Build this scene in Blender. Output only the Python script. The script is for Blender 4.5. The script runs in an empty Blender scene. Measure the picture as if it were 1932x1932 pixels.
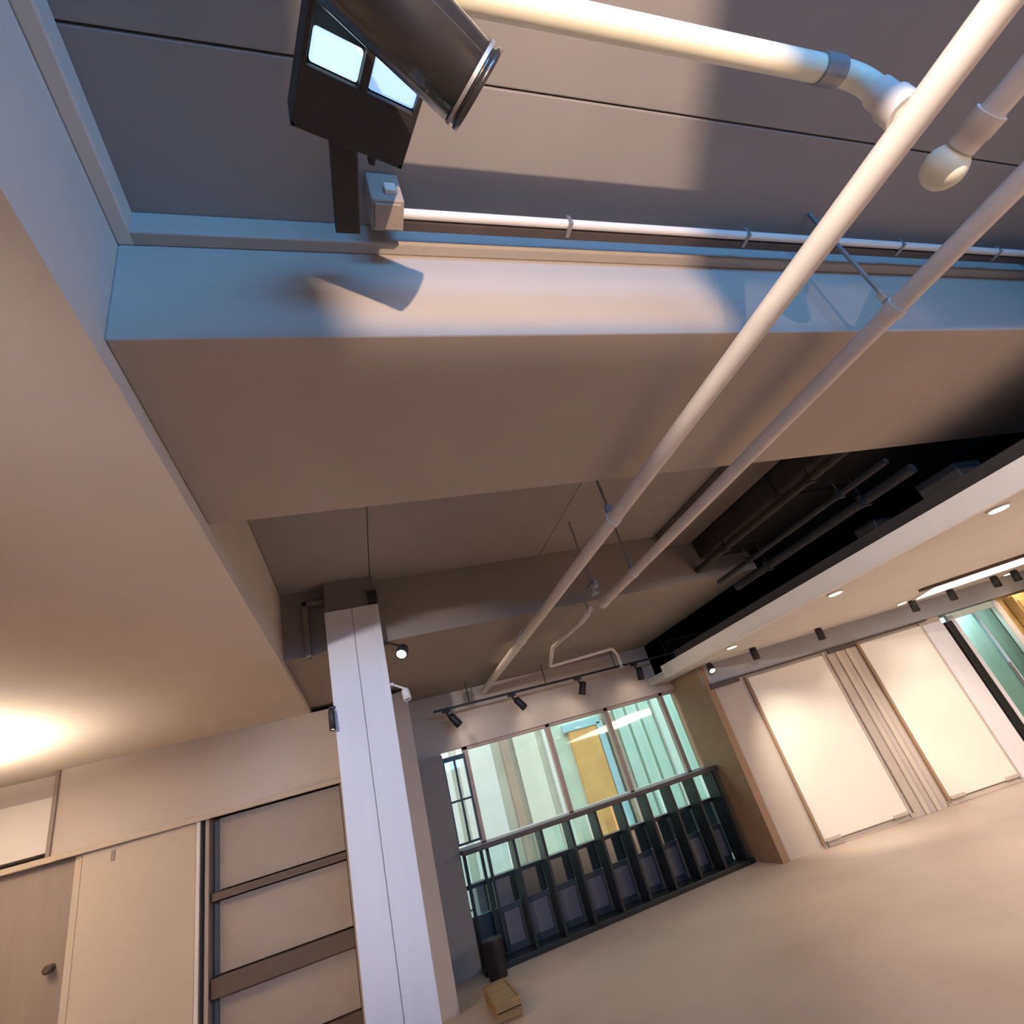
import bpy, bmesh, math, random
from mathutils import Vector, Matrix
random.seed(7)
scene = bpy.context.scene
COL = scene.collection
R = math.radians

# ------------------------------------------------------------------ camera
def camera():
    p, r, yaw = R(27.276), R(-17.25), R(20.957)
    fw = Vector((math.sin(yaw)*math.cos(p), math.cos(yaw)*math.cos(p), math.sin(p)))
    rt0 = Vector((math.cos(yaw), -math.sin(yaw), 0)); up0 = rt0.cross(fw)
    rt = math.cos(r)*rt0 + math.sin(r)*up0
    up = -math.sin(r)*rt0 + math.cos(r)*up0
    cd = bpy.data.cameras.new('camera'); cd.sensor_width = 36; cd.lens = 18; cd.clip_start = .02
    co = bpy.data.objects.new('camera', cd); COL.objects.link(co)
    m = Matrix((rt, up, -fw)).transposed().to_4x4(); m.translation = (0, 0, 1.5)
    co.matrix_world = m
    scene.camera = co
camera()

# ------------------------------------------------------------------ world, exposure
scene.view_settings.view_transform = 'Standard'
scene.view_settings.look = 'None'
scene.view_settings.gamma = 1.0
scene.view_settings.use_curve_mapping = False
scene.view_settings.exposure = 0.0
w = bpy.data.worlds.new('sky'); scene.world = w; w.use_nodes = True
bg = w.node_tree.nodes['Background']
bg.inputs[0].default_value = (.80, .90, .93, 1); bg.inputs[1].default_value = 3.7
scene.cycles.max_bounces = 4; scene.cycles.diffuse_bounces = 4; scene.cycles.glossy_bounces = 3; scene.cycles.transparent_max_bounces = 8
scene.cycles.caustics_reflective = False; scene.cycles.caustics_refractive = False

# ------------------------------------------------------------------ large lights
def area(name, loc, target, sx, sy, power, color, spread=None):
    d = bpy.data.lights.new(name, 'AREA'); d.shape = 'RECTANGLE'; d.size = sx; d.size_y = sy
    d.energy = power; d.color = color
    if spread: d.spread = R(spread)
    o = bpy.data.objects.new(name, d); COL.objects.link(o); o.location = loc
    o.rotation_euler = (Vector(target)-Vector(loc)).to_track_quat('-Z', 'Y').to_euler()
    return o
def point(name, loc, power, color, radius=.03):
    d = bpy.data.lights.new(name, 'POINT'); d.energy = power; d.color = color; d.shadow_soft_size = radius
    o = bpy.data.objects.new(name, d); COL.objects.link(o); o.location = loc; return o
def spot(name, loc, target, power, color, angle, blend=.6, radius=.03):
    d = bpy.data.lights.new(name, 'SPOT'); d.energy = power; d.color = color
    d.spot_size = R(angle); d.spot_blend = blend; d.shadow_soft_size = radius
    o = bpy.data.objects.new(name, d); COL.objects.link(o); o.location = loc
    o.rotation_euler = (Vector(target)-Vector(loc)).to_track_quat('-Z', 'Y').to_euler()
    return o
WARM = (1.0, .80, .63)
BLUE = (.09, .42, 1.0)
# blue daylight from a window assumed behind the camera, out of view
area('assumed_window_light', (1.2, -3.3, 2.85), (.2, 1.1, 2.9), 2.6, .8, 180, BLUE)
# warm fills added to brighten the room, no lamps seen there
area('room_fill', (6.0, 1.0, 2.17), (6.0, 1.0, 0), 1.6, 4.5, 245, WARM)
area('room_fill_left', (-3.4, 2.4, 2.68), (-3.4, 2.4, 0), 1.4, 3.6, 26, WARM)
area('room_fill_near', (-1.7, -1.2, 2.68), (-1.7, -1.2, 0), 1.2, 1.6, 15, WARM)
area('door_screen_fill', (7.93, 5.36, 2.15), (7.93, 5.36, 0), .6, .2, 14, (.75, .92, 1))  # added cool fill to lighten the teal screen behind the door
area('room_fill_far', (2.0, 5.3, 2.70), (2.0, 5.3, 0), 2.6, .8, 5, WARM)

# ------------------------------------------------------------------ materials
MATS = {}
def mat(name, color, rough=.6, metal=0, var=.06, scale=6, bump=0, emit=None, estr=0, spec=.5, coat=0, stretch=(1, 1, 1)):
    m = bpy.data.materials.new(name); m.use_nodes = True; nt = m.node_tree; b = nt.nodes['Principled BSDF']
    b.inputs['Roughness'].default_value = rough; b.inputs['Metallic'].default_value = metal
    b.inputs['Specular IOR Level'].default_value = spec; b.inputs['Coat Weight'].default_value = coat
    tc = nt.nodes.new('ShaderNodeTexCoord'); mp = nt.nodes.new('ShaderNodeMapping'); mp.inputs['Scale'].default_value = stretch
    nz = nt.nodes.new('ShaderNodeTexNoise'); nz.inputs['Scale'].default_value = scale; nz.inputs['Detail'].default_value = 4
    nt.links.new(tc.outputs['Object'], mp.inputs[0]); nt.links.new(mp.outputs[0], nz.inputs['Vector'])
    cr = nt.nodes.new('ShaderNodeValToRGB'); e = cr.color_ramp.elements
    e[0].position = .3; e[1].position = .7
    e[0].color = tuple(c*(1-var) for c in color)+(1,); e[1].color = tuple(min(1, c*(1+var)) for c in color)+(1,)
    nt.links.new(nz.outputs['Fac'], cr.inputs[0]); nt.links.new(cr.outputs[0], b.inputs['Base Color'])
    if bump:
        bp = nt.nodes.new('ShaderNodeBump'); bp.inputs['Strength'].default_value = bump; bp.inputs['Distance'].default_value = .01
        nt.links.new(nz.outputs['Fac'], bp.inputs['Height']); nt.links.new(bp.outputs[0], b.inputs['Normal'])
    if emit:
        b.inputs['Emission Color'].default_value = emit+(1,); b.inputs['Emission Strength'].default_value = estr
    MATS[name] = m; return m
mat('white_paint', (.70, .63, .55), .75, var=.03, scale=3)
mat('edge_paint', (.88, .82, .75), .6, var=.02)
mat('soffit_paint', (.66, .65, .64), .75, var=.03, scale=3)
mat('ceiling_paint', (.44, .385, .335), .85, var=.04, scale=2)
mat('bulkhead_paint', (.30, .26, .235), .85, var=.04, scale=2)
mat('board_paint', (.31, .285, .27), .85, var=.05, scale=2)
mat('column_paint', (.72, .71, .74), .6, var=.03, scale=2, stretch=(6, 6, .6))
mat('wall_beige', (.57, .49, .41), .7, var=.03, scale=3)
mat('panel_cream', (.80, .75, .67), .45, var=.02, scale=2)
mat('cabinet_tan', (.53, .445, .34), .6, var=.03, scale=2)
mat('door_brown', (.25, .195, .16), .6, var=.06, scale=3, stretch=(6, 6, .5))
mat('shelf_dark', (.10, .07, .05), .6, var=.1)
mat('niche_beige', (.35, .29, .245), .7, var=.03)
mat('jamb_grey', (.32, .28, .25), .7, var=.04)
mat('fascia_grey', (.38, .40, .44), .6, var=.04)
mat('return_brown', (.34, .21, .125), .7, var=.05)
mat('pilaster', (.50, .42, .37), .6, var=.04)
mat('pipe_paint', (.74, .66, .60), .45, var=.04, scale=10)
mat('pipe_cream', (.80, .76, .60), .45, var=.04, scale=10)
mat('galvanised', (.34, .33, .33), .45, metal=.6, var=.15, scale=20)
mat('black_metal', (.022, .019, .019), .5, var=.2)
mat('black_gloss', (.022, .019, .019), .34, metal=.0, var=.15, coat=.8)
mat('dark_duct', (.035, .030, .028), .7, var=.2, scale=4)
mat('plenum_dark', (.018, .015, .014), .9, var=.2, scale=3)
mat('duct_brown', (.20, .17, .15), .7, var=.1, scale=3)
mat('rail_brown', (.075, .055, .05), .45, var=.15)
mat('fin_black', (.012, .014, .014), .4, var=.2)
mat('mullion', (.45, .33, .27), .5, var=.08)
mat('kick_grey', (.05, .055, .06), .4, var=.1)
mat('kick_violet', (.17, .145, .155), .4, var=.1)
mat('fixture_white', (.75, .70, .64), .4, var=.03)
mat('steel', (.6, .6, .6), .3, metal=1, var=.05)
mat('wood', (.26, .16, .07), .55, var=.25, scale=5, stretch=(1, 8, 8))
mat('amber', (.55, .36, .14), .55, var=.25, scale=3)
mat('lamp_warm', (1, .95, .85), .4, emit=(1, .90, .76), estr=9)
mat('lamp_soft', (1, .95, .9), .4, emit=(1, .93, .85), estr=3)
mat('lamp_white', (1, 1, 1), .4, emit=(.86, .92, 1), estr=2.2)
mat('lens_blue', (.6, .8, 1), .2, emit=(.60, .84, 1.0), estr=1.05)
mat('lens_blue_dim', (.3, .5, .9), .2, emit=(.30, .52, .95), estr=1.0)
mat('facade_cream', (.76, .76, .66), .8, var=.08, scale=2)
mat('facade_teal', (.60, .72, .67), .6, var=.10, scale=2, stretch=(6, 6, .5))
mat('facade_blue', (.45, .62, .72), .5, var=.1, scale=2)
mat('facade_amber', (.95, .42, .15), .6, var=.15, scale=3)
mat('facade_white', (.80, .80, .78), .7, var=.04)
mat('pavement', (.38, .38, .36), .8, var=.15, scale=3)
mat('blind', (.74, .72, .64), .7, var=.05)
def floor_mat():
    m = mat('floor_resin', (.50, .405, .345), .32, var=.14, scale=.9, spec=.45)
    nt = m.node_tree; b = nt.nodes['Principled BSDF']
    nz = nt.nodes.new('ShaderNodeTexNoise'); nz.inputs['Scale'].default_value = 2.2; nz.inputs['Detail'].default_value = 6
    mr = nt.nodes.new('ShaderNodeMapRange'); mr.inputs[3].default_value = .42; mr.inputs[4].default_value = .60
    nt.links.new(nz.outputs['Fac'], mr.inputs[0]); nt.links.new(mr.outputs[0], b.inputs['Roughness'])
floor_mat()
def glass(name, color, mixf=.16, rough=.03):
    m = bpy.data.materials.new(name); m.use_nodes = True; nt = m.node_tree; nt.nodes.clear()
    out = nt.nodes.new('ShaderNodeOutputMaterial'); tr = nt.nodes.new('ShaderNodeBsdfTransparent'); gl = nt.nodes.new('ShaderNodeBsdfGlossy')
    tr.inputs[0].default_value = color+(1,); gl.inputs['Roughness'].default_value = rough
    mx = nt.nodes.new('ShaderNodeMixShader'); mx.inputs[0].default_value = mixf
    nt.links.new(tr.outputs[0], mx.inputs[1]); nt.links.new(gl.outputs[0], mx.inputs[2]); nt.links.new(mx.outputs[0], out.inputs[0])
    MATS[name] = m
glass('glass_teal', (.82, .93, .90), .08); glass('glass_clear', (.92, .95, .93), .06); glass('glass_smoke', (.45, .58, .62), .2)

# ------------------------------------------------------------------ mesh helpers
class MB:
    def __init__(s, xf=None): s.v = []; s.f = []; s.xf = xf or Matrix(); s.smooth = []
    def add(s, vs, fs, smooth=False):
        o = len(s.v); s.v += [s.xf @ Vector(v) for v in vs]
        for f in fs: s.f.append([i+o for i in f]); s.smooth.append(smooth)
        return s
    def box(s, x0, x1, y0, y1, z0, z1, b=0.0, m=None):
        x0, x1 = min(x0, x1), max(x0, x1); y0, y1 = min(y0, y1), max(y0, y1); z0, z1 = min(z0, z1), max(z0, z1)
        bm = bmesh.new(); bmesh.ops.create_cube(bm, size=1)
        for v in bm.verts: v.co = Vector(((x0+x1)/2+v.co.x*(x1-x0), (y0+y1)/2+v.co.y*(y1-y0), (z0+z1)/2+v.co.z*(z1-z0)))
        if b: bmesh.ops.bevel(bm, geom=list(bm.edges), offset=b, segments=2, affect='EDGES', profile=.5)
        bm.verts.index_update()
        vs = [v.co.copy() for v in bm.verts]
        if m: vs = [m @ v for v in vs]
        s.add(vs, [[v.index for v in f.verts] for f in bm.faces]); bm.free(); return s
    def lathe(s, p0, p1, prof, n=20):
        # prof: (t along p0->p1 in metres, radius)
        p0 = Vector(p0); p1 = Vector(p1); d = (p1-p0).normalized()
        a = d.orthogonal().normalized(); c = d.cross(a)
        vs = []; fs = []
        for t, r in prof:
            for k in range(n):
                q = 2*math.pi*k/n; vs.append(p0+d*t+(a*math.cos(q)+c*math.sin(q))*max(r, 1e-5))
        for i in range(len(prof)-1):
            for k in range(n):
                fs.append([i*n+k, i*n+(k+1) % n, (i+1)*n+(k+1) % n, (i+1)*n+k])
        o = len(s.f); s.add(vs, fs, True)
        s.add([vs[k] for k in range(n)][::-1], [list(range(n))]); s.add([vs[(len(prof)-1)*n+k] for k in range(n)], [list(range(n))])
        return s
    def cyl(s, p0, p1, r, n=20): return s.lathe(p0, p1, [(0, r), ((Vector(p1)-Vector(p0)).length, r)], n)
    def tube(s, pts, r, n=14):
        # swept tube with rounded corners
        pts = [Vector(p) for p in pts]; path = [pts[0]]
        for i in range(1, len(pts)-1):
            a, b, c = pts[i-1], pts[i], pts[i+1]; k = min(r*2.2, (a-b).length*.45, (c-b).length*.45)
            s0 = b+(a-b).normalized()*k; s1 = b+(c-b).normalized()*k
            for j in range(7):
                t = j/6; path.append(s0*(1-t)**2+b*2*t*(1-t)+s1*t*t)
        path.append(pts[-1])
        vs = []; fs = []; a = None
        for i, p in enumerate(path):
            d = (path[min(i+1, len(path)-1)]-path[max(i-1, 0)]).normalized()
            a = d.orthogonal().normalized() if a is None else (a-d*a.dot(d)).normalized()
            c = d.cross(a)
            for k in range(n):
                q = 2*math.pi*k/n; vs.append(p+(a*math.cos(q)+c*math.sin(q))*r)
        for i in range(len(path)-1):
            for k in range(n): fs.append([i*n+k, i*n+(k+1) % n, (i+1)*n+(k+1) % n, (i+1)*n+k])
        s.add(vs, fs, True); s.add(vs[:n][::-1], [list(range(n))]); s.add(vs[-n:], [list(range(n))]); return s
    def build(s, name, material, parent=None, org=None):
        me = bpy.data.meshes.new(name)
        top = parent is None
        if top and org is None:
            lo = [min(v[i] for v in s.v) for i in range(3)]; hi = [max(v[i] for v in s.v) for i in range(3)]
            org = Vector(((lo[0]+hi[0])/2, (lo[1]+hi[1])/2, lo[2]))
        elif not top:
            org = ORG.get(parent.name, Vector((0, 0, 0)))
        me.from_pydata([v-org for v in s.v], [], s.f); me.update()
        for p, sm in zip(me.polygons, s.smooth): p.use_smooth = sm
        me.materials.append(MATS[material])
        o = bpy.data.objects.new(name, me); COL.objects.link(o)
        if top: o.location = org
        else: o.parent = parent
        ORG[o.name] = Vector(org)
        return o
ORG = {}
def thing(name, loc, label, cat, group=None, rotz=None, kind=None):
    o = bpy.data.objects.new(name, None); COL.objects.link(o); o.location = loc; o.empty_display_size = .1
    if rotz is not None: o.rotation_euler.z = rotz; ORG[o.name] = Vector((0, 0, 0))
    else: ORG[o.name] = Vector(loc)
    tag(o, label, cat, group, kind); return o
def tag(o, label=None, cat=None, group=None, kind=None):
    if label: o['label'] = label
    if cat: o['category'] = cat
    if group: o['group'] = group
    if kind: o['kind'] = kind
    return o
def struct(name, mb, m, label=None, cat=None):
    o = mb.build(name, m); tag(o, label, cat, kind='structure'); return o
def bx(*a, **k): return MB().box(*a, **k)
def copy_tree(o, loc, label=None):
    c = o.copy(); COL.objects.link(c); c.location = loc
    if label: c['label'] = label
    for ch in o.children:
        d = ch.copy(); COL.objects.link(d); d.parent = c
        for g in ch.children:
            e = g.copy(); COL.objects.link(e); e.parent = d
    return c

# ================================================================== SETTING
ZC = 3.27      # boards of the high ceiling
struct('floor', bx(-5.2, 11.5, -3.6, 6.95, -.1, 0), 'floor_resin', 'polished beige resin floor across the hall', 'floor')
# outer shell
struct('wall_back', bx(-5.2, 11.5, -3.7, -3.6, 0, 4.1), 'wall_beige')
struct('wall_side', bx(-5.3, -5.2, -3.6, 6.95, 0, 2.7), 'wall_beige')
struct('wall_far_side', bx(11.4, 11.5, -3.6, 6.95, 0, 4.1), 'wall_beige')
# high ceiling, with its boards
ceil = struct('ceiling', bx(-.7, 11.4, -3.6, 7.0, 4.0, 4.1), 'plenum_dark', 'dark open ceiling void above the boards and ducts', 'ceiling')
g = .005
for x0, x1, y0, y1 in [(-.52, 3.75, -3.6, -.6), (-.52, 3.75, -.6, .62), (-.52, 3.75, .62, 1.1),
                       (-.52, .17, 2.08, 4.1), (.17, 1.70, 2.08, 4.1), (1.70, 2.95, 2.08, 4.1)]:
    bx(x0+g/2, x1-g/2, y0+g/2, y1-g/2, ZC, ZC+.05, b=.004).build('ceiling_board', 'board_paint', ceil)
# left dropped soffit
struct('soffit_left', bx(-5.2, -.52, -3.6, 6.85, 2.70, 4.0), 'white_paint', 'broad pale dropped ceiling along the left side', 'soffit')
# big cross beam
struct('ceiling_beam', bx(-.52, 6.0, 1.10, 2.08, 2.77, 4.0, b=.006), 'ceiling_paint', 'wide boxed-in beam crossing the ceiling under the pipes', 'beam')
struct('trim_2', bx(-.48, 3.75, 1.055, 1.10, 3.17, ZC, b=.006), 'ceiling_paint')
struct('trim_3', bx(-.52, -.475, -3.6, 1.10, 3.17, ZC, b=.006), 'white_paint')
# far soffit and its bulkhead
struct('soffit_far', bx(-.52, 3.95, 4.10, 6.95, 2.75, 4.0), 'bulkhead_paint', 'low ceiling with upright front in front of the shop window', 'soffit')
# right dropped soffit, edge board proud of it
sr = struct('soffit_right', bx(3.82, 11.4, -3.6, 6.9, 2.20, 2.30), 'soffit_paint', 'pale dropped ceiling on the right with small round downlights', 'soffit')
bx(3.78, 3.82, -3.6, 6.3, 2.20, 2.36, b=.004).build('edge_board', 'edge_paint', sr)
struct('wall_right_upper', bx(6.0, 6.1, -3.6, 6.9, 2.30, 4.0), 'plenum_dark')
struct('wall_void_back', bx(3.95, 6.0, 6.8, 6.9, 2.30, 4.0), 'plenum_dark')

# left wall (frontal, Y 5.85)
wl = struct('wall_left', bx(-2.63, .45, 5.85, 6.05, 2.03, 2.70), 'wall_beige', 'beige wall above the cupboards and shelves on the left', 'wall')
bx(-.28, .45, 5.85, 6.05, 0, 2.03).build('wall_pier', 'wall_beige', wl)
bx(.35, .45, 6.05, 6.8, 0, 2.75).build('wall_return', 'wall_beige', wl)
bx(-2.64, -2.61, 5.83, 5.85, 2.03, 2.70).build('corner_bead', 'door_brown', wl)
bx(-5.2, -2.63, 6.02, 6.12, 2.50, 2.70).build('recessed_wall', 'white_paint', wl)
bx(-5.2, -2.66, 5.88, 6.12, 2.07, 2.50, b=.005).build('lintel_panel', 'panel_cream', wl)
bx(-5.2, -2.63, 6.05, 6.15, 0, 2.07).build('wall_behind_door', 'niche_beige', wl)
struct('wall_rear', bx(-5.2, .35, 6.85, 6.95, 0, 4.0), 'wall_beige')
struct('wall_rear_right', bx(4.3, 11.5, 6.95, 7.05, 0, 4.1), 'facade_teal')
struct('trim_1', bx(-4.2, -.28, 5.80, 5.85, 1.985, 2.03, b=.006), 'cabinet_tan')
# window wall (frontal, Y 6.8)
ww = struct('wall_window', bx(.35, 4.3, 6.8, 6.95, 2.09, 2.75), 'wall_beige', 'pinkish beige wall strip above the shop window', 'wall')
bx(.45, .80, 6.72, 6.95, 0, 2.05, b=.004).build('window_jamb', 'jamb_grey', ww)
bx(.35, .80, 6.8, 6.95, 2.05, 2.09).build('jamb_head', 'wall_beige', ww)

# right angled wall with panels : frame along t, depth d (towards the room negative), z
A = Vector((4.15, 6.10, 0)); ang = -R(14.8)
WXF = Matrix.Translation(A) @ Matrix.Rotation(ang, 4, 'Z')
def wb(*a, **k): return MB(WXF).box(*a, **k)
def WP(t, d, z): return WXF @ Vector((t, d, z))
wr = struct('wall_right', wb(0, 3.40, 0, .12, 0, 2.20), 'wall_beige', 'wall of pale display panels on the right', 'wall')
MB().box(4.15, 4.25, 6.05, 6.95, 0, 2.25).build('return_wall', 'return_brown', wr)
wb(0, 5.9, -.03, 0, 1.965, 2.20, b=.004).build('fascia', 'fascia_grey', wr)
wb(4.28, 6.4, .02, .12, 0, 2.20).build('end_wall', 'amber', wr)
wb(3.40, 4.28, .10, .12, 1.93, 2.2).build('door_head', 'fascia_grey', wr)
wb(.60, 2.05, -.02, 0, 0, .05, b=.004).build('skirting', 'wall_beige', wr)
wb(2.12, 3.40, -.02, 0, 0, .05, b=.004).build('skirting', 'wall_beige', wr)

# ================================================================== OBJECTS
# ---- square column
col = thing('column', (0, 3.95, 0), 'tall square lavender-white column standing in the middle', 'column', kind='structure')
bx(-.20, -.0012, 3.95, 4.09, 0, 3.02, b=.006).build('facing_board', 'column_paint', col)
bx(.0012, .20, 3.95, 4.09, 0, 3.02, b=.006).build('facing_board', 'column_paint', col)
bx(-.19, .19, 3.965, 4.085, 0, 3.27).build('column_core', 'duct_brown', col)
bx(-.36, -.32, 4.02, 4.09, 2.72, 3.16, b=.006).build('head_frame', 'duct_brown', col)
bx(-.36, .22, 4.02, 4.09, 3.12, 3.16, b=.006).build('head_frame', 'duct_brown', col)
bx(.13, .20, 3.90, 3.98, 3.03, 3.12, b=.006).build('bracket', 'black_metal', col)

def spot_lamp(name, loc, direction, label, group, r=.03, L=.1, lens='lamp_warm', body='black_metal', stem=None):
    d = Vector(direction).normalized(); loc = Vector(loc)
    t = thing(name, loc, label, 'spotlight', group)
    MB().lathe(loc, loc+d*L, [(0, r*.55), (.012, r*.9), (.03, r), (L, r), (L, r*.86), (L-.012, r*.84)], 18).build('lamp_head', body, t)
    MB().lathe(loc+d*(L-.016), loc+d*(L-.008), [(0, r*.8), (.006, r*.8)], 18).build('lens', lens, t)
    if stem:
        s = Vector(stem); m = loc+d*(L*.35)
        MB().tube([s, Vector((m.x, m.y, s.z*.3+m.z*.7)), m], .008, 8).build('stem', body, t)
        MB().box(s.x-.022, s.x+.022, s.y-.03, s.y+.03, s.z-.02, s.z+.0, b=.003).build('adapter', body, t)
    return t
spot_lamp('spotlight', (.34, 3.98, 2.64), (-.25, -.55, -.6), 'small lit spotlight on the right edge of the square column', 'column spotlights', r=.045, L=.10, lens='lamp_warm', stem=(.205, 4.02, 2.72))
spot_lamp('spotlight', (-.215, 3.90, 2.30), (.0, -.15, -1), 'slim lit spotlight on the left edge of the square column', 'column spotlights', r=.022, L=.15, lens='lamp_warm', stem=(-.21, 3.97, 2.32))
spot_lamp('spotlight', (.30, 4.0, 2.34), (.1, -.2, -1), 'unlit pale spotlight below the lit one on the column', 'column spotlights', r=.03, L=.09, lens='fixture_white', body='fixture_white', stem=(.205, 4.02, 2.40))

# ---- left cupboards, door, shelves
d1 = thing('door_1', (-2.95, 5.86, 0), 'plain brown door at the far left under the lintel', 'door', kind='structure')
bx(-3.35, -2.43, 5.88, 5.93, 0, 1.985, b=.004).build('door_leaf', 'door_brown', d1)
bx(-2.43, -2.38, 5.85, 5.95, 0, 1.985, b=.004).build('door_frame', 'cabinet_tan', d1)
k = MB().lathe((-2.52, 5.88, 1.26), (-2.52, 5.80, 1.26), [(0, .028), (.008, .028), (.012, .012), (.04, .012), (.05, .03), (.07, .032), (.08, .02)]).build('door_knob', 'rail_brown', d1)
cab = thing('cupboard', (-1.95, 5.84, 0), 'tall tan cupboard front between the brown door and shelves', 'cupboard')
bx(-2.375, -1.535, 5.84, 5.86, .02, 1.985, b=.004).build('cupboard_door', 'cabinet_tan', cab)
bx(-2.375, -1.502, 5.865, 6.04, 0, 1.985).build('carcass', 'cabinet_tan', cab)
bx(-1.53, -1.50, 5.825, 5.86, 0, 1.985, b=.004).build('edge_strip', 'panel_cream', cab)
bx(-2.17, -2.14, 5.832, 5.84, 1.87, 1.95, b=.003).build('latch', 'door_brown', cab)
sh = thing('shelf_unit', (-.9, 5.85, 0), 'open beige wall shelves with dark boards beside the column', 'shelves')
bx(-1.46, -1.43, 5.83, 6.03, 0, 1.985, b=.003).build('side_panel', 'niche_beige', sh)
bx(-.31, -.285, 5.83, 6.03, 0, 1.985, b=.003).build('side_panel', 'niche_beige', sh)
bx(-1.46, -.285, 6.03, 6.05, 0, 1.985).build('back_panel', 'niche_beige', sh)
bx(-1.497, -1.462, 5.95, 6.0, 0, 1.985).build('shadow_gap', 'shelf_dark', sh)
for z0, z1, m in [(1.35, 1.41, 'shelf_dark'), (.70, .83, 'shelf_dark'), (.18, .27, 'shelf_dark')]:
    bx(-1.42, -.315, 5.86, 6.028, z0, z1, b=.004).build('shelf', m, sh)
# fronts hung between the shelves
for z0, z1 in [(1.42, 1.975), (.84, 1.34), (.28, .69)]:
    bx(-1.37, -.32, 5.93, 5.95, z0, z1, b=.004).build('front_panel', 'niche_beige', sh)

# ---- pipes
PZ = 2.66
p1 = thing('pipe', (1.475, 3, PZ), 'long beige sprinkler main pipe with side branch at its near end', 'pipe', 'sprinkler pipes')
MB().cyl((1.475, -3.5, PZ), (1.475, 6.78, PZ), .040, 24).build('main_tube', 'pipe_paint', p1)
br = MB().tube([(1.475, .345, PZ+.02), (1.475, .345, 2.90), (.27, .345, 2.90), (.27, .345, ZC-.01)], .031, 20).build('branch_tube', 'pipe_cream', p1)
MB().lathe((1.475, .345, PZ+.03), (1.475, .345, PZ+.15), [(0, .046), (.06, .046), (.066, .038), (.12, .038)]).build('tee_fitting', 'pipe_paint', br)
MB().lathe((1.33, .345, 2.90), (1.40, .345, 2.90), [(0, .037), (.07, .037)]).build('coupling', 'galvanised', br)
def hanger(p, x, y, z, r, ztop):
    h = MB().cyl((x, y, z+r), (x, y, ztop), .009, 8).build('hanger_rod', 'galvanised', p)
    MB().lathe((x, y-.018, z), (x, y+.018, z), [(0, r+.006), (.036, r+.006)]).build('clamp', 'pipe_paint', h)
    MB().box(x-.02, x+.02, y-.012, y+.012, z+r, z+r+.05, b=.003).build('lug', 'galvanised', h)
hanger(p1, 1.475, 2.34, PZ, .040, ZC); hanger(p1, 1.475, 4.6, PZ, .040, 2.75)
p2 = thing('pipe', (2.07, 2, PZ), 'shorter beige sprinkler pipe running beside the main pipe', 'pipe', 'sprinkler pipes')
MB().cyl((2.07, -3.5, PZ), (2.07, 3.9, PZ), .036, 24).build('main_tube', 'pipe_paint', p2)
MB().lathe((2.07, 3.88, PZ), (2.07, 3.99, PZ), [(0, .042), (.08, .042), (.085, .03), (.11, .028)]).build('end_coupling', 'pipe_paint', p2)
hanger(p2, 2.07, .90, PZ, .036, ZC); hanger(p2, 2.07, 3.3, PZ, .036, ZC)
p3 = thing('pipe', (1.716, -1, PZ), 'short pipe stub with rounded cap between the two long pipes', 'pipe', 'sprinkler pipes')
MB().cyl((1.716, -3.5, PZ), (1.716, .40, PZ), .033, 20).build('main_tube', 'pipe_paint', p3)
MB().lathe((1.716, .31, PZ), (1.716, .50, PZ), [(.06, .036)]+[(.125-.057*math.cos(R(a)), .057*math.sin(R(a))) for a in range(36, 176, 12)]+[(.182, .001)], 24).build('end_cap', 'pipe_cream', p3)
MB().lathe((1.716, .30, PZ), (1.716, .385, PZ), [(0, .042), (.045, .042), (.05, .038), (.085, .038)]).build('collar', 'pipe_paint', p3)
hanger(p3, 1.716, -.5, PZ, .033, ZC)
p4 = thing('pipe', (1.9, 4.7, 2.6), 'thin bent pipe with a small sprinkler drop before the shop window', 'pipe', 'sprinkler pipes')
MB().tube([(1.98, 4.02, 2.66), (1.96, 4.25, 2.62), (1.90, 5.0, 2.62), (2.16, 5.95, 2.62), (3.02, 5.95, 2.66), (3.16, 6.15, 2.60), (3.16, 6.15, 2.52)], .020, 12).build('bent_tube', 'pipe_paint', p4)
MB().lathe((3.16, 6.15, 2.52), (3.16, 6.15, 2.44), [(0, .024), (.03, .024), (.035, .012), (.06, .012), (.065, .034), (.07, .034)]).build('sprinkler_head', 'fixture_white', p4)
MB().lathe((1.97, 4.10, 2.645), (1.95, 4.28, 2.625), [(0, .03), (.17, .03)]).build('coupling', 'pipe_paint', p4)
MB().cyl((1.97, 4.06, 2.66), (1.97, 4.06, 2.75), .008, 8).build('hanger_rod', 'galvanised', p4)
vv = thing('valve', (1.80, 3.5, 2.6), 'small grey valve between the far ends of the pipes', 'valve')
MB().lathe((1.80, 3.42, 2.68), (1.80, 3.58, 2.68), [(0, .02), (.03, .02), (.032, .034), (.05, .034), (.06, .024), (.1, .024), (.11, .034), (.128, .034), (.13, .02), (.16, .02)]).build('valve_body', 'galvanised', vv)
MB().cyl((1.80, 3.5, 2.68), (1.80, 3.5, ZC), .008, 8).build('valve_rod', 'galvanised', vv)
MB().lathe((1.80, 3.5, 2.63), (1.80, 3.5, 2.615), [(0, .035), (.015, .035)]).build('valve_wheel', 'galvanised', vv)

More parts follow.
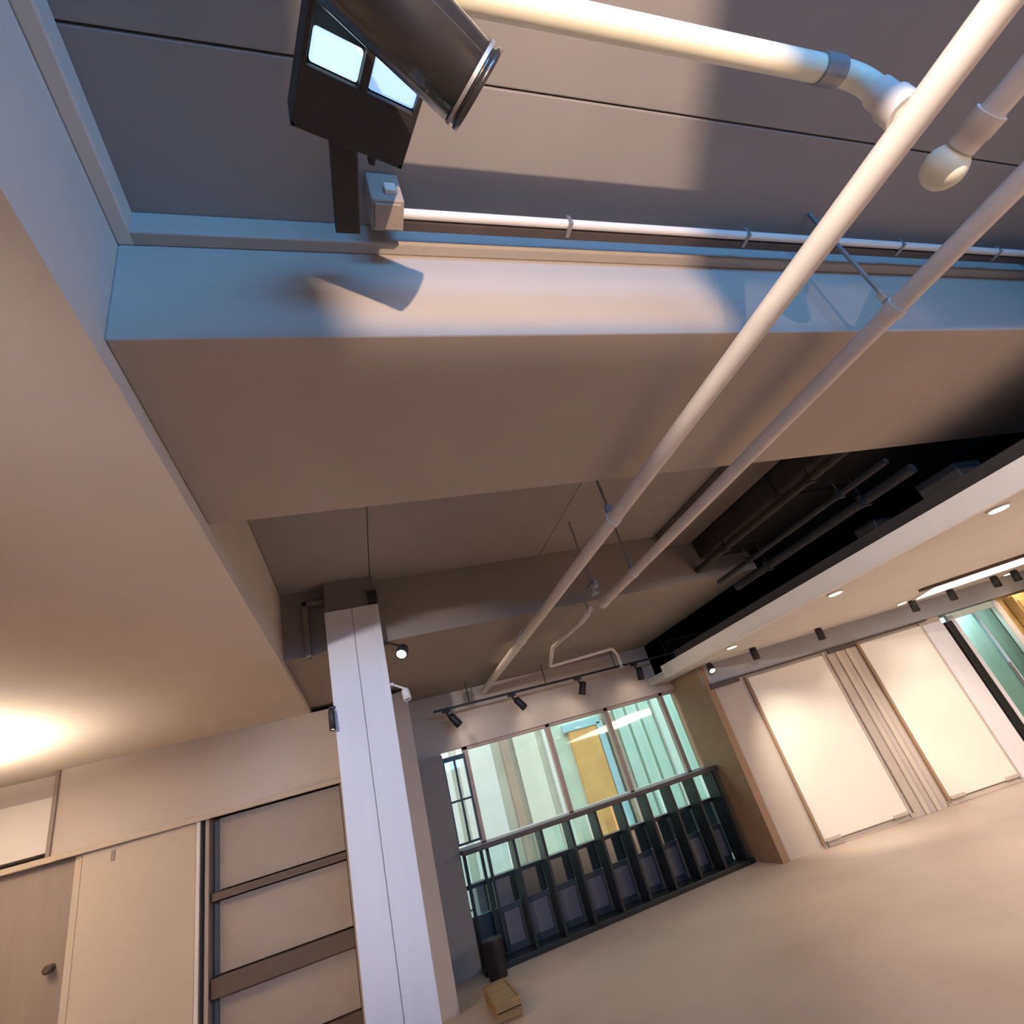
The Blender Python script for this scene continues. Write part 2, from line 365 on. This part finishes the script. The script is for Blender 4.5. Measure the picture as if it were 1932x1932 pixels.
# ---- ducts and conduits in the dark void
dv = thing('duct', (4.6, 3.0, 2.6), 'large dark duct lying in the open ceiling void', 'duct', 'void services')
bx(3.35, 5.4, 2.15, 6.7, 2.95, 3.55, b=.03).build('duct_body', 'dark_duct', dv)
for y in (2.9, 3.9, 4.9): bx(3.33, 5.42, y, y+.04, 2.93, 3.57, b=.006).build('flange', 'dark_duct', dv)
dc = thing('duct', (2.9, 3.0, 3.3), 'brownish flat duct beside the ceiling boards', 'duct', 'void services')
bx(2.97, 3.30, 2.12, 4.08, 3.12, 3.5, b=.02).build('duct_body', 'duct_brown', dc)
for x, z, r, m, lb in [(3.42, 2.68, .022, 'dark_duct', 'thin dark conduit running above the bright soffit edge'), (3.60, 2.60, .035, 'dark_duct', 'thick dark conduit just above the bright soffit edge'), (3.25, 2.84, .03, 'dark_duct', 'dark conduit nearest the ceiling boards in the void')]:
    c0 = thing('conduit', (x, 2.5, z), lb, 'conduit', 'void conduits')
    MB().cyl((x, 2.09, z), (x, 4.09 if x < 3.9 else 6.7, z), r, 12).build('conduit_tube', m, c0)
    for y in (2.5, 3.6): MB().cyl((x, y, z), (x, y, 3.12 if x < 3.33 else 2.948), .006, 8).build('hanger_rod', 'dark_duct', c0)
    for y in (2.5, 3.6): MB().box(x-r-.008, x+r+.008, y-.015, y+.015, z-r-.008, z+r+.008, b=.004).build('clip', m, c0)
eq = thing('cable_tray', (4.1, 2.6, 2.42), 'dark cable tray with boxes above the right soffit', 'tray')
bx(3.86, 4.3, -1.0, 6.0, 2.32, 2.36, b=.004).build('tray_base', 'dark_duct', eq)
bx(3.86, 3.88, -1.0, 6.0, 2.36, 2.46, b=.004).build('tray_side', 'dark_duct', eq)
bx(3.92, 4.18, 2.05, 2.35, 2.36, 2.58, b=.01).build('equipment_box', 'dark_duct', eq)
bx(3.92, 4.18, 2.75, 2.95, 2.36, 2.55, b=.01).build('equipment_box', 'black_metal', eq)
MB().tube([(4.22, -1, 2.40), (4.22, 2.5, 2.46), (4.2, 4, 2.40), (4.2, 6, 2.40)], .03, 10).build('cable', 'black_metal', eq)

# ---- ceiling conduit and junction box above the beam
cj = thing('junction_box', (.26, .94, 3.12), 'small grey junction box with conduit running along the beam', 'junction box')
bx(.205, .305, .885, .985, 3.12, 3.27, b=.006).build('box_body', 'niche_beige', cj)
bx(.215, .295, .895, .975, 3.112, 3.12, b=.002).build('box_lid', 'niche_beige', cj)
bx(.25, .285, .87, .886, 3.15, 3.19, b=.003).build('cable_gland', 'fixture_white', cj)
MB().cyl((.30, .95, 3.165), (3.78, .95, 3.165), .016, 12).build('conduit_tube', 'fixture_white', cj)
bx(.30, 3.78, .968, 1.0, 3.15, 3.18, b=.003).build('track_strip', 'rail_brown', cj)
for x in (.9, 1.7, 2.6, 3.3): bx(x-.008, x+.008, .932, .99, 3.145, 3.19, b=.002).build('conduit_clip', 'galvanised', cj)

# ---- black twin floodlight hung from a bar
fl = thing('floodlight', (.03, .625, 2.90), 'black box floodlight with two bluish lit lenses near the ceiling', 'floodlight', rotz=R(16))
# local: x along the long edge, y towards the camera negative
bw, bd, bh = .262, .25, .11
def lb(*a, **k): return MB().box(*a, **k)
lb(0-.03, bw-.03, 0-.012, 0, 0, bh, b=.003).build('housing_side', 'black_metal', fl)
lb(0-.03, bw-.03, -bd, -bd+.012, 0, bh, b=.003).build('housing_side', 'black_metal', fl)
lb(-.03, -.018, -bd, 0, 0, bh, b=.003).build('housing_side', 'black_metal', fl)
lb(bw-.042, bw-.03, -bd, 0, 0, bh, b=.003).build('housing_side', 'black_metal', fl)
lb(-.03, bw-.03, -bd, 0, bh-.01, bh, b=.003).build('housing_top', 'black_metal', fl)
lb(-.02, bw-.04, -.125, -.01, .0, .02, b=.003).build('front_plate', 'black_metal', fl)
lb(.092, .112, -bd+.012, -.12, .0, .06, b=.003).build('divider', 'black_metal', fl)
lb(-.012, .090, -bd+.06, -.128, .012, .03, b=.006).build('lens', 'lens_blue', fl)
lb(.114, .220, -bd+.06, -.128, .012, .03, b=.006).build('lens', 'lens_blue_dim', fl)
lb(.06, .13, -.10, .31, .115, .155, b=.004, m=Matrix.Rotation(-R(16), 4, 'Z')).build('mounting_bar', 'black_metal', fl)
lb(.085, .105, .02, .04, .155, .37, m=Matrix.Rotation(-R(16), 4, 'Z')).build('drop_rod', 'black_metal', fl)
lb(.16, .175, -.002, .03, .03, .06, b=.002).build('cable_tab', 'black_metal', fl)

# ---- black cylinder spotlight beside it
E0 = Vector((.349, .415, 2.65)); ax = Vector((.855, .51, 0)).normalized(); vw = (E0-Vector((0, 0, 1.5))).normalized(); ax = (ax-vw*ax.dot(vw)*.95).normalized(); cr = .075
cs = thing('spotlight', E0-ax*.42, 'large glossy black cylinder spotlight hanging in front of the floodlight', 'spotlight')
MB().lathe(E0-ax*.42, E0, [(0, .05), (.01, .065), (.03, cr), (.40, cr), (.402, cr-.004), (.408, cr-.004), (.41, cr+.002), (.42, cr+.002), (.42, cr-.006), (.37, cr-.010)], 40).build('lamp_head', 'black_gloss', cs)
MB().lathe(E0-ax*.06, E0-ax*.052, [(0, cr-.012), (.008, cr-.012)], 28).build('lens', 'kick_grey', cs)
MB().lathe(E0-ax*.025, E0-ax*.018, [(0, cr+.0025), (.007, cr+.0025)], 40).build('trim_ring', 'galvanised', cs)
s0 = E0-ax*.27
MB().cyl(s0+Vector((0, 0, .06)), Vector((s0.x, s0.y, ZC-.001)), .014, 10).build('stem', 'black_metal', cs)

# ---- track with four black spots before the shop window
tr = thing('lighting_track', (2.5, 6.4, 2.49), 'thin black lighting track above the shop window', 'track')
bx(.76, 4.12, 6.385, 6.415, 2.49, 2.515, b=.003).build('track_rail', 'black_metal', tr)
for x in (1.2, 2.2, 3.2, 4.0): MB().cyl((x, 6.4, 2.515), (x, 6.4, 2.75), .006, 8).build('hanger_rod', 'black_metal', tr)
names = ['leftmost black track spotlight above the shop window, tilted right', 'second black track spotlight from the column, above the shop window', 'third black track spotlight from the column, tilted left', 'rightmost black track spotlight above the shop window by the panels']
for (x, dx, lbn) in [(.91, .55, names[0]), (1.73, .6, names[1]), (2.63, -.25, names[2]), (3.47, .0, names[3])]:
    t = thing('track_spotlight', (x, 6.4, 2.47), lbn, 'spotlight', 'black track spotlights')
    bx(x-.05, x+.05, 6.385, 6.415, 2.462, 2.49, b=.003).build('adapter', 'black_metal', t)
    MB().tube([(x, 6.4, 2.465), (x+.02, 6.4, 2.41), (x+.05*(1 if dx >= 0 else 1), 6.4, 2.37)], .014, 8).build('arm', 'black_metal', t)
    d = Vector((dx, .25, -.75)).normalized(); a = Vector((x+.05, 6.4, 2.40))-d*.03
    MB().lathe(a, a+d*.16, [(0, .025), (.01, .04), (.15, .045), (.16, .045), (.16, .038), (.14, .036)], 16).build('lamp_head', 'black_metal', t)
    MB().lathe(a+d*.142, a+d*.147, [(0, .035), (.005, .035)], 16).build('lens', 'lamp_soft', t)
    spot('track_beam', a+d*.17, (x+dx*.8, 6.8, 2.0), 2.6, (1, .84, .72), 130, .8, .03)

# ---- downlights in the right soffit
dls = [(3.93, 2.02), (3.93, 3.42), (3.93, 4.98)]
ex = [(6.57, 4.92), (8.35, 4.7)]
lbl = ['lit round downlight nearest the camera by the soffit edge', 'lit round downlight midway along the soffit edge', 'lit round downlight at the far end of the soffit edge', 'faint lit downlight near the teal glass door', 'small lit downlight beside the long strip lamp']
proto = None
for (x, y), l in zip(dls+ex, lbl):
    loc = (x, y, 2.192)
    if proto is None:
        proto = t = thing('downlight', loc, l, 'downlight', 'round downlights in the right soffit')
        MB().lathe((x, y, 2.186), (x, y, 2.1995), [(0, .06), (.004, .068), (.0135, .068)], 24).build('trim_ring', 'fixture_white', t)
        MB().lathe((x, y, 2.181), (x, y, 2.186), [(0, .05), (.005, .054)], 24).build('lens', 'lamp_warm', t)
    else:
        t = copy_tree(proto, loc, l)
    spot('downlight_beam', (x, y, 2.17), (x, y, 0), 24, WARM, 110, .8, .04)
spot('panel_beam_first', (3.93, 4.98, 2.16), WP(1.22, 0, .45), 190, (1, .86, .70), 58, .9, .04)
spot('panel_beam_second', (3.93, 3.42, 2.16), WP(2.75, 0, .6), 330, (1, .86, .70), 28, .9, .04)

# ---- strip lamp in the right soffit
sl = thing('strip_lamp', (6.1, 4.3, 2.2), 'long wide bright strip lamp with dark edge in the right soffit', 'lamp', rotz=-R(34))
MB().box(0, 2.6, -.05, .03, -.03, -.001, b=.004).build('dark_edge', 'rail_brown', sl)
MB().box(.20, 2.6, .03, .90, -.012, -.001, b=.003).build('lamp_tray', 'fixture_white', sl)
MB().box(.24, 2.56, .07, .86, -.02, -.012, b=.003).build('diffuser', 'lamp_white', sl)

# ---- small black spots under the soffit along the panels, with beams
n = 0
for t0, l in [(.62, 'small black spotlight above the left end of the first panel'), (1.52, 'small black spotlight above the right half of the first panel'), (2.85, 'small black spotlight above the second display panel'), (3.40, 'small black spotlight above the dark door post'), (4.05, 'small black spotlight above the teal glass door'), (4.35, 'small black spotlight beside the amber wall')]:
    p = WP(t0, -.42, 2.2)
    t = thing('panel_spotlight', p, l, 'spotlight', 'black spotlights over the display panels')
    MB().cyl((p.x, p.y, 2.2), (p.x, p.y, 2.165), .03, 14).build('base', 'black_metal', t)
    d = (WP(t0+.15, 0, .6)-p).normalized(); a = p+Vector((0, 0, -.05))
    MB().lathe(a-d*.05, a+d*.09, [(0, .03), (.01, .042), (.14, .045), (.14, .038), (.125, .036)], 16).build('lamp_head', 'black_metal', t)
    MB().lathe(a+d*.072, a+d*.078, [(0, .036), (.006, .036)], 16).build('lens', 'lamp_soft', t)
    if t0 < 3.0: spot('panel_beam', a+d*.11, WP(t0+.25, 0, .3), 5, (1, .84, .62), 75, .7, .03)

spot_lamp('panel_spotlight', WP(.12, -.16, 2.17), (-.25, -.55, -.8), 'bright lit spotlight at the corner above the brown return wall', 'black spotlights over the display panels', r=.045, L=.10, lens='lamp_warm', stem=tuple(WP(.12, -.16, 2.20)))
# ---- display panels on the right wall
def panel(t0, t1, label):
    o = thing('display_panel', WP((t0+t1)/2, -.03, .03), label, 'panel', 'pale display panels', rotz=ang)
    h = (t1-t0)/2
    MB().box(-h, h, -.02, .03, .03, 1.88, b=.012).build('board', 'panel_cream', o)
    MB().box(-h-.03, -h-.004, -.01, .03, 0, 1.90, b=.004).build('edge_strip', 'return_brown', o)
    MB().box(h+.004, h+.03, -.01, .03, 0, 1.90, b=.004).build('edge_strip', 'pilaster', o)
    for s in (-1, 1): MB().box(s*h*.8-.09, s*h*.8+.09, -.035, -.02, .03, .065, b=.004).build('foot_bracket', 'pilaster', o)
    return o
panel(.56, 1.62, 'bright cream display panel nearest the shop window')
panel(2.16, 3.06, 'bright cream display panel beside the dark door post')
for t0, t1, l in [(.0, .50, 'dark bar at top of the wall between window and first panel'), (1.66, 2.14, 'dark bar at the top between the two cream panels')]:
    q = wb(t0+.06, t1-.04, -.05, -.03, 1.90, 1.965, b=.004).build('header_bar', 'rail_brown'); tag(q, l, 'bar', 'dark bars under the fascia')
for t0, t1, l in [(.47, 1.71, 'thin dark rail along the top of the first cream panel'), (2.11, 3.2, 'thin dark rail along the top of the second cream panel')]:
    q = wb(t0, t1, -.045, -.03, 1.945, 1.965, b=.003).build('shadow_rail', 'rail_brown'); tag(q, l, 'rail', 'dark rails under the fascia')
pl = thing('pilaster', WP(1.89, 0, 0), 'fluted taupe pilaster between the two cream panels', 'pilaster', rotz=ang)
for i, (a, b, d, m) in enumerate([(-.20, -.09, -.03, 'pilaster'), (-.085, -.03, -.05, 'wall_beige'), (-.025, .05, -.035, 'pilaster'), (.055, .11, -.05, 'wall_beige'), (.115, .20, -.03, 'pilaster')]):
    MB().box(a, b, d, 0, 0, 1.9, b=.004).build('flute', m, pl)
ls = wb(3.10, 3.38, -.03, -.001, .03, 1.9, b=.004).build('post_board', 'column_paint'); tag(ls, 'narrow lavender board between second panel and black post', 'board')

# ---- glass door at the far right
d2 = thing('door_2', WP(3.85, 0, 0), 'teal glass door with a black post at the right end', 'door', rotz=ang, kind='structure')
MB().box(-.45, -.36, -.06, .04, 0, 1.86, b=.004).build('black_post', 'fin_black', d2)
MB().box(-.36, -.27, -.02, .04, 0, 1.93, b=.004).build('door_frame', 'column_paint', d2)
MB().box(.33, .41, -.04, .04, 0, 1.93, b=.004).build('door_frame', 'fixture_white', d2)
MB().box(-.36, .41, -.02, .04, 1.87, 1.95, b=.004).build('door_frame', 'facade_teal', d2)
MB().box(-.27, .33, .0, .012, 0.02, 1.87).build('pane', 'glass_teal', d2)
MB().box(.02, .06, -.015, .03, 0.02, 1.87, b=.004).build('door_stile', 'facade_blue', d2)
MB().box(-.03, .0, -.06, -.04, .9, 1.2, b=.004).build('door_handle', 'steel', d2)
bb = wb(3.2, 4.6, .5, .55, 0, 2.2).build('backdrop_screen', 'facade_teal'); tag(bb, 'teal screen seen through the glass door', 'screen')
aw = thing('amber_cabinet', WP(5.1, -.1, 0), 'amber wooden cabinet at the right picture edge', 'cabinet', rotz=ang)
MB().box(-.72, .8, -.05, .1, 0, 1.93, b=.01).build('body', 'amber', aw)
for i in range(3): MB().box(-.70+i*.5, -.24+i*.5, -.07, -.05, .06, 1.86, b=.008).build('cabinet_door', 'wood' if i % 2 else 'amber', aw)

# ================================================================== SHOP WINDOW
xs = [1.10, 2.20, 3.05, 3.92, 4.15]
win = thing('window_1', (2.6, 6.85, 0), 'wide shop window with teal tinted panes', 'window', kind='structure')
for x in (1.10, 2.20, 3.05, 3.92): bx(x-.03, x+.03, 6.82, 6.90, 1.03, 2.09, b=.004).build('mullion', 'mullion', win)
bx(1.07, 4.15, 6.82, 6.90, 2.05, 2.09, b=.004).build('head_frame', 'mullion', win)
bx(.80, 4.15, 6.82, 6.90, 1.02, 1.08, b=.004).build('sill', 'facade_white', win)
for i, (a, b) in enumerate(zip(xs[:-1], xs[1:])): bx(a+.03, b-.03, 6.855, 6.865, 1.08, 2.05).build('pane', 'glass_clear' if i == 0 else 'glass_teal', win)
# blinds behind the first pane
w2 = thing('window_2', (.95, 6.84, 1.1), 'small four-pane sidelight with dark bars beside the jamb', 'window', kind='structure')
for x in (.80, .935, 1.06): bx(x, x+.022, 6.80, 6.86, 1.10, 2.0, b=.003).build('bar', 'kick_grey', w2)
for z in (1.10, 1.53, 1.97): bx(.80, 1.08, 6.795, 6.865, z, z+(.05 if z > 1.9 else .022), b=.003).build('bar', 'kick_grey', w2)
for x0, x1 in ((.822, .935), (.957, 1.06)):
    for z0, z1 in ((1.122, 1.53), (1.552, 1.97)): bx(x0, x1, 6.828, 6.836, z0, z1).build('pane', 'glass_clear', w2)
# balustrade of deep black fins
ba = thing('balustrade', (2.5, 6.68, 0), 'balustrade of deep black fins under a brown rail at the window', 'railing')
bx(.80, 4.13, 6.50, 6.72, 1.02, 1.07, b=.008).build('handrail', 'rail_brown', ba)
bx(.80, 4.13, 6.52, 6.79, 0, .05, b=.004).build('plinth', 'fin_black', ba)
fx = [.84, 1.03, 1.10, 1.37, 1.70, 2.04, 2.38, 2.72, 3.06, 3.40, 3.74, 4.05]
for i, x in enumerate(fx):
    dpt = .06 if i < 3 else .25
    bx(x-.016, x+.016, 6.78-dpt, 6.78, .05, 1.02, b=.003).build('fin', 'fin_black', ba)
bx(.80, 4.13, 6.775, 6.80, .69, .73, b=.003).build('cross_bar', 'fin_black', ba)
kw = thing('window_3', (2.5, 6.82, 0), 'low glazing and grey kick boards behind the fins', 'window', kind='structure')
for a, b in zip(fx[2:-1], fx[3:]):
    bx(a+.016, b-.016, 6.845, 6.853, .73, 1.02).build('pane', 'glass_teal', kw)
    bx(a+.016, b-.016, 6.84, 6.85, .44, .69).build('pane', 'glass_smoke', kw)
    bx(a, b, 6.83, 6.86, .04, .44).build('kick_board', 'kick_grey', kw)
    bx(a+.05, b-.04, 6.815, 6.83, .10, .39, b=.01).build('kick_inset', 'kick_violet', kw)
bx(.80, 1.10, 6.845, 6.853, .44, 1.02).build('pane', 'glass_teal', kw)
bx(.80, 1.10, 6.83, 6.86, .04, .44).build('kick_board', 'kick_grey', kw)

# ---- outside, seen through the glass
st = struct('pavement', bx(-6, 14, 6.95, 13, -.12, -.02), 'pavement', 'grey pavement outside the shop window', 'pavement')
fc = thing('facade', (4, 10.5, 0), 'pale building front across the passage, seen through the window', 'building')
bx(-4, 14, 10.5, 10.8, -.02, 5).build('wall', 'facade_cream', fc)
for x0, x1, m in [(1.0, 1.35, 'facade_white'), (1.5, 2.15, 'facade_white'), (2.35, 2.5, 'mullion'), (2.6, 3.05, 'facade_cream'), (3.2, 3.32, 'facade_white'), (4.55, 4.75, 'mullion'), (5.7, 5.95, 'facade_white'), (6.25, 6.5, 'facade_white')]:
    bx(x0, x1, 10.36, 10.5, 0, 3.2, b=.01).build('pilaster', m, fc)
bx(3.75, 4.35, 10.42, 10.5, .3, 2.15, b=.01).build('amber_panel', 'facade_amber', fc)
bx(3.65, 4.45, 10.40, 10.5, 2.15, 2.3, b=.01).build('lintel', 'facade_blue', fc)
bx(4.36, 4.5, 10.40, 10.5, .2, 2.2, b=.01).build('side_panel', 'facade_blue', fc)
for x0 in (4.8, 5.1, 5.4, 6.0, 6.55, 6.9): bx(x0, x0+.24, 10.42, 10.5, .2, 2.7, b=.01).build('teal_panel', 'facade_teal', fc)
bench = thing('planter', (3, 7.6, -.02), 'low dark planter box outside behind the fins', 'planter')
bx(1.0, 6.0, 7.5, 7.9, -.02, .62, b=.01).build('trough', 'kick_grey', bench)

# ---- small things by the jamb
bin_ = thing('waste_bin', (.90, 6.36, 0), 'small black bin standing at the foot of the jamb', 'bin')
MB().lathe((.90, 6.36, 0), (.90, 6.36, .30), [(0, .085), (.01, .09), (.29, .10), (.30, .104), (.30, .094), (.27, .092)], 20).build('bin_body', 'black_metal', bin_)
MB().lathe((.90, 6.36, .295), (.90, 6.36, .302), [(0, .09), (.006, .085)], 20).build('bin_bag', 'dark_duct', bin_)
crate = thing('crate', (.77, 5.5, 0), 'low brown wooden crate on the floor beside the wall pier', 'crate')
for z in (.02, .075):
    for y in (5.2, 5.786): bx(.67, .87, y, y+.014, z, z+.048, b=.003).build('slat', 'wood', crate)
    for x in (.67, .856): bx(x, x+.014, 5.214, 5.786, z, z+.048, b=.003).build('slat', 'wood', crate)
bx(.684, .856, 5.214, 5.786, .0, .02).build('base_board', 'wood', crate)
bx(.684, .856, 5.214, 5.786, .10, .115, b=.003).build('lid', 'wood', crate)

# ================================================================== ASSUMED AND ADDED LAMPS OUT OF FRAME
# unseen torchiere, assumed past the far left for the glow on the soffit
to = thing('assumed_uplight', (-2.92, 4.25, 0), 'assumed slender floor uplighter, unseen, past the far left edge', 'lamp')
MB().lathe((-2.92, 4.25, 0), (-2.92, 4.25, .03), [(0, .14), (.02, .14), (.03, .10)], 24).build('base', 'steel', to)
MB().cyl((-2.92, 4.25, .03), (-2.92, 4.25, 2.18), .012, 12).build('pole', 'steel', to)
MB().lathe((-2.92, 4.25, 2.17), (-2.92, 4.25, 2.30), [(0, .02), (.03, .05), (.08, .10), (.13, .13), (.13, .125), (.08, .095), (.04, .05)], 24).build('bowl', 'fixture_white', to)
point('assumed_uplight_bulb', (-2.92, 4.25, 2.24), 400, WARM, .04)  # assumed unseen source of the left soffit glow
spot_lamp('spotlight', (-1.25, -.9, 2.60), (.5, 6, -1.3), 'added unseen spotlight under the left soffit brightening the column', 'added soffit spotlights', r=.05, L=.14, stem=(-1.25, -.85, 2.70))
spot('column_fill_beam', (-1.235, -.74, 2.56), (.0, 4.2, 1.85), 420, (1, .92, .92), 38, .9, .04)  # spot added out of view to brighten the column front
# unseen floodlights added behind the camera, hooded to shape light on beam and ceiling
def hood(loc, corners, power, label, color):
    S = Vector(loc); dirs = [(Vector(c)-S).normalized() for c in corners]
    t = thing('added_floodlight', S, label, 'floodlight', 'added floodlights')
    m = sum(dirs, Vector()).normalized()
    back = S-m*.07; u = m.orthogonal().normalized(); q = m.cross(u)
    rim = [S+d*.36 for d in dirs]
    rear = [back+(r_-S-m*(r_-S).dot(m)).normalized()*.03 for r_ in rim]
    for i in range(4):
        k = (i+1) % 4; a0, b0, b1, a1 = rear[i], rear[k], rim[k], rim[i]
        nrm = (b0-a0).cross(a1-a0).normalized()*.006
        if nrm.dot((a0+b1)/2-(S+m*.15)) < 0: nrm = -nrm
        MB().add([a0, b0, b1, a1, a0+nrm, b0+nrm, b1+nrm, a1+nrm], [[0, 1, 2, 3], [7, 6, 5, 4], [0, 4, 5, 1], [1, 5, 6, 2], [2, 6, 7, 3], [3, 7, 4, 0]]).build('beam_mask', 'black_metal', t)
    up = m.orthogonal().normalized()
    MB().lathe(S-m*.15, S-m*.068, [(0, .05), (.02, .06), (.082, .06)], 20).build('lamp_housing', 'black_metal', t)
    MB().cyl(S-m*.12, Vector((S.x, S.y-.06, 0)), .012, 10).build('stand_pole', 'black_metal', t)
    d = spot('added_flood_beam', S, S+m, power, color, 120, .05, .012)
hood((.45, -1.45, 1.75), [(.10, 1.1, 2.785), (1.54, 1.1, 2.785), (1.10, .15, ZC), (.12, .15, ZC)], 400, 'added unseen floodlight, hooded to shape the ceiling patch', (1, .74, .55))
hood((1.1, -1.7, 1.9), [(.10, 1.1, 2.785), (2.75, 1.1, 2.785), (2.75, 1.1, 3.08), (.30, 1.1, 3.08)], 120, 'added unseen floodlight, hooded to shape the beam patch', (1, .74, .55))
hood((-.15, -1.6, 2.68), [(3.8, .2, 2.12), (3.8, 6.3, 2.12), (3.8, 6.3, 2.74), (3.8, .2, 2.74)], 980, 'added unseen floodlight brightening the right soffit edge', (1, .84, .70))  # added only to lift the soffit edge and the pipes
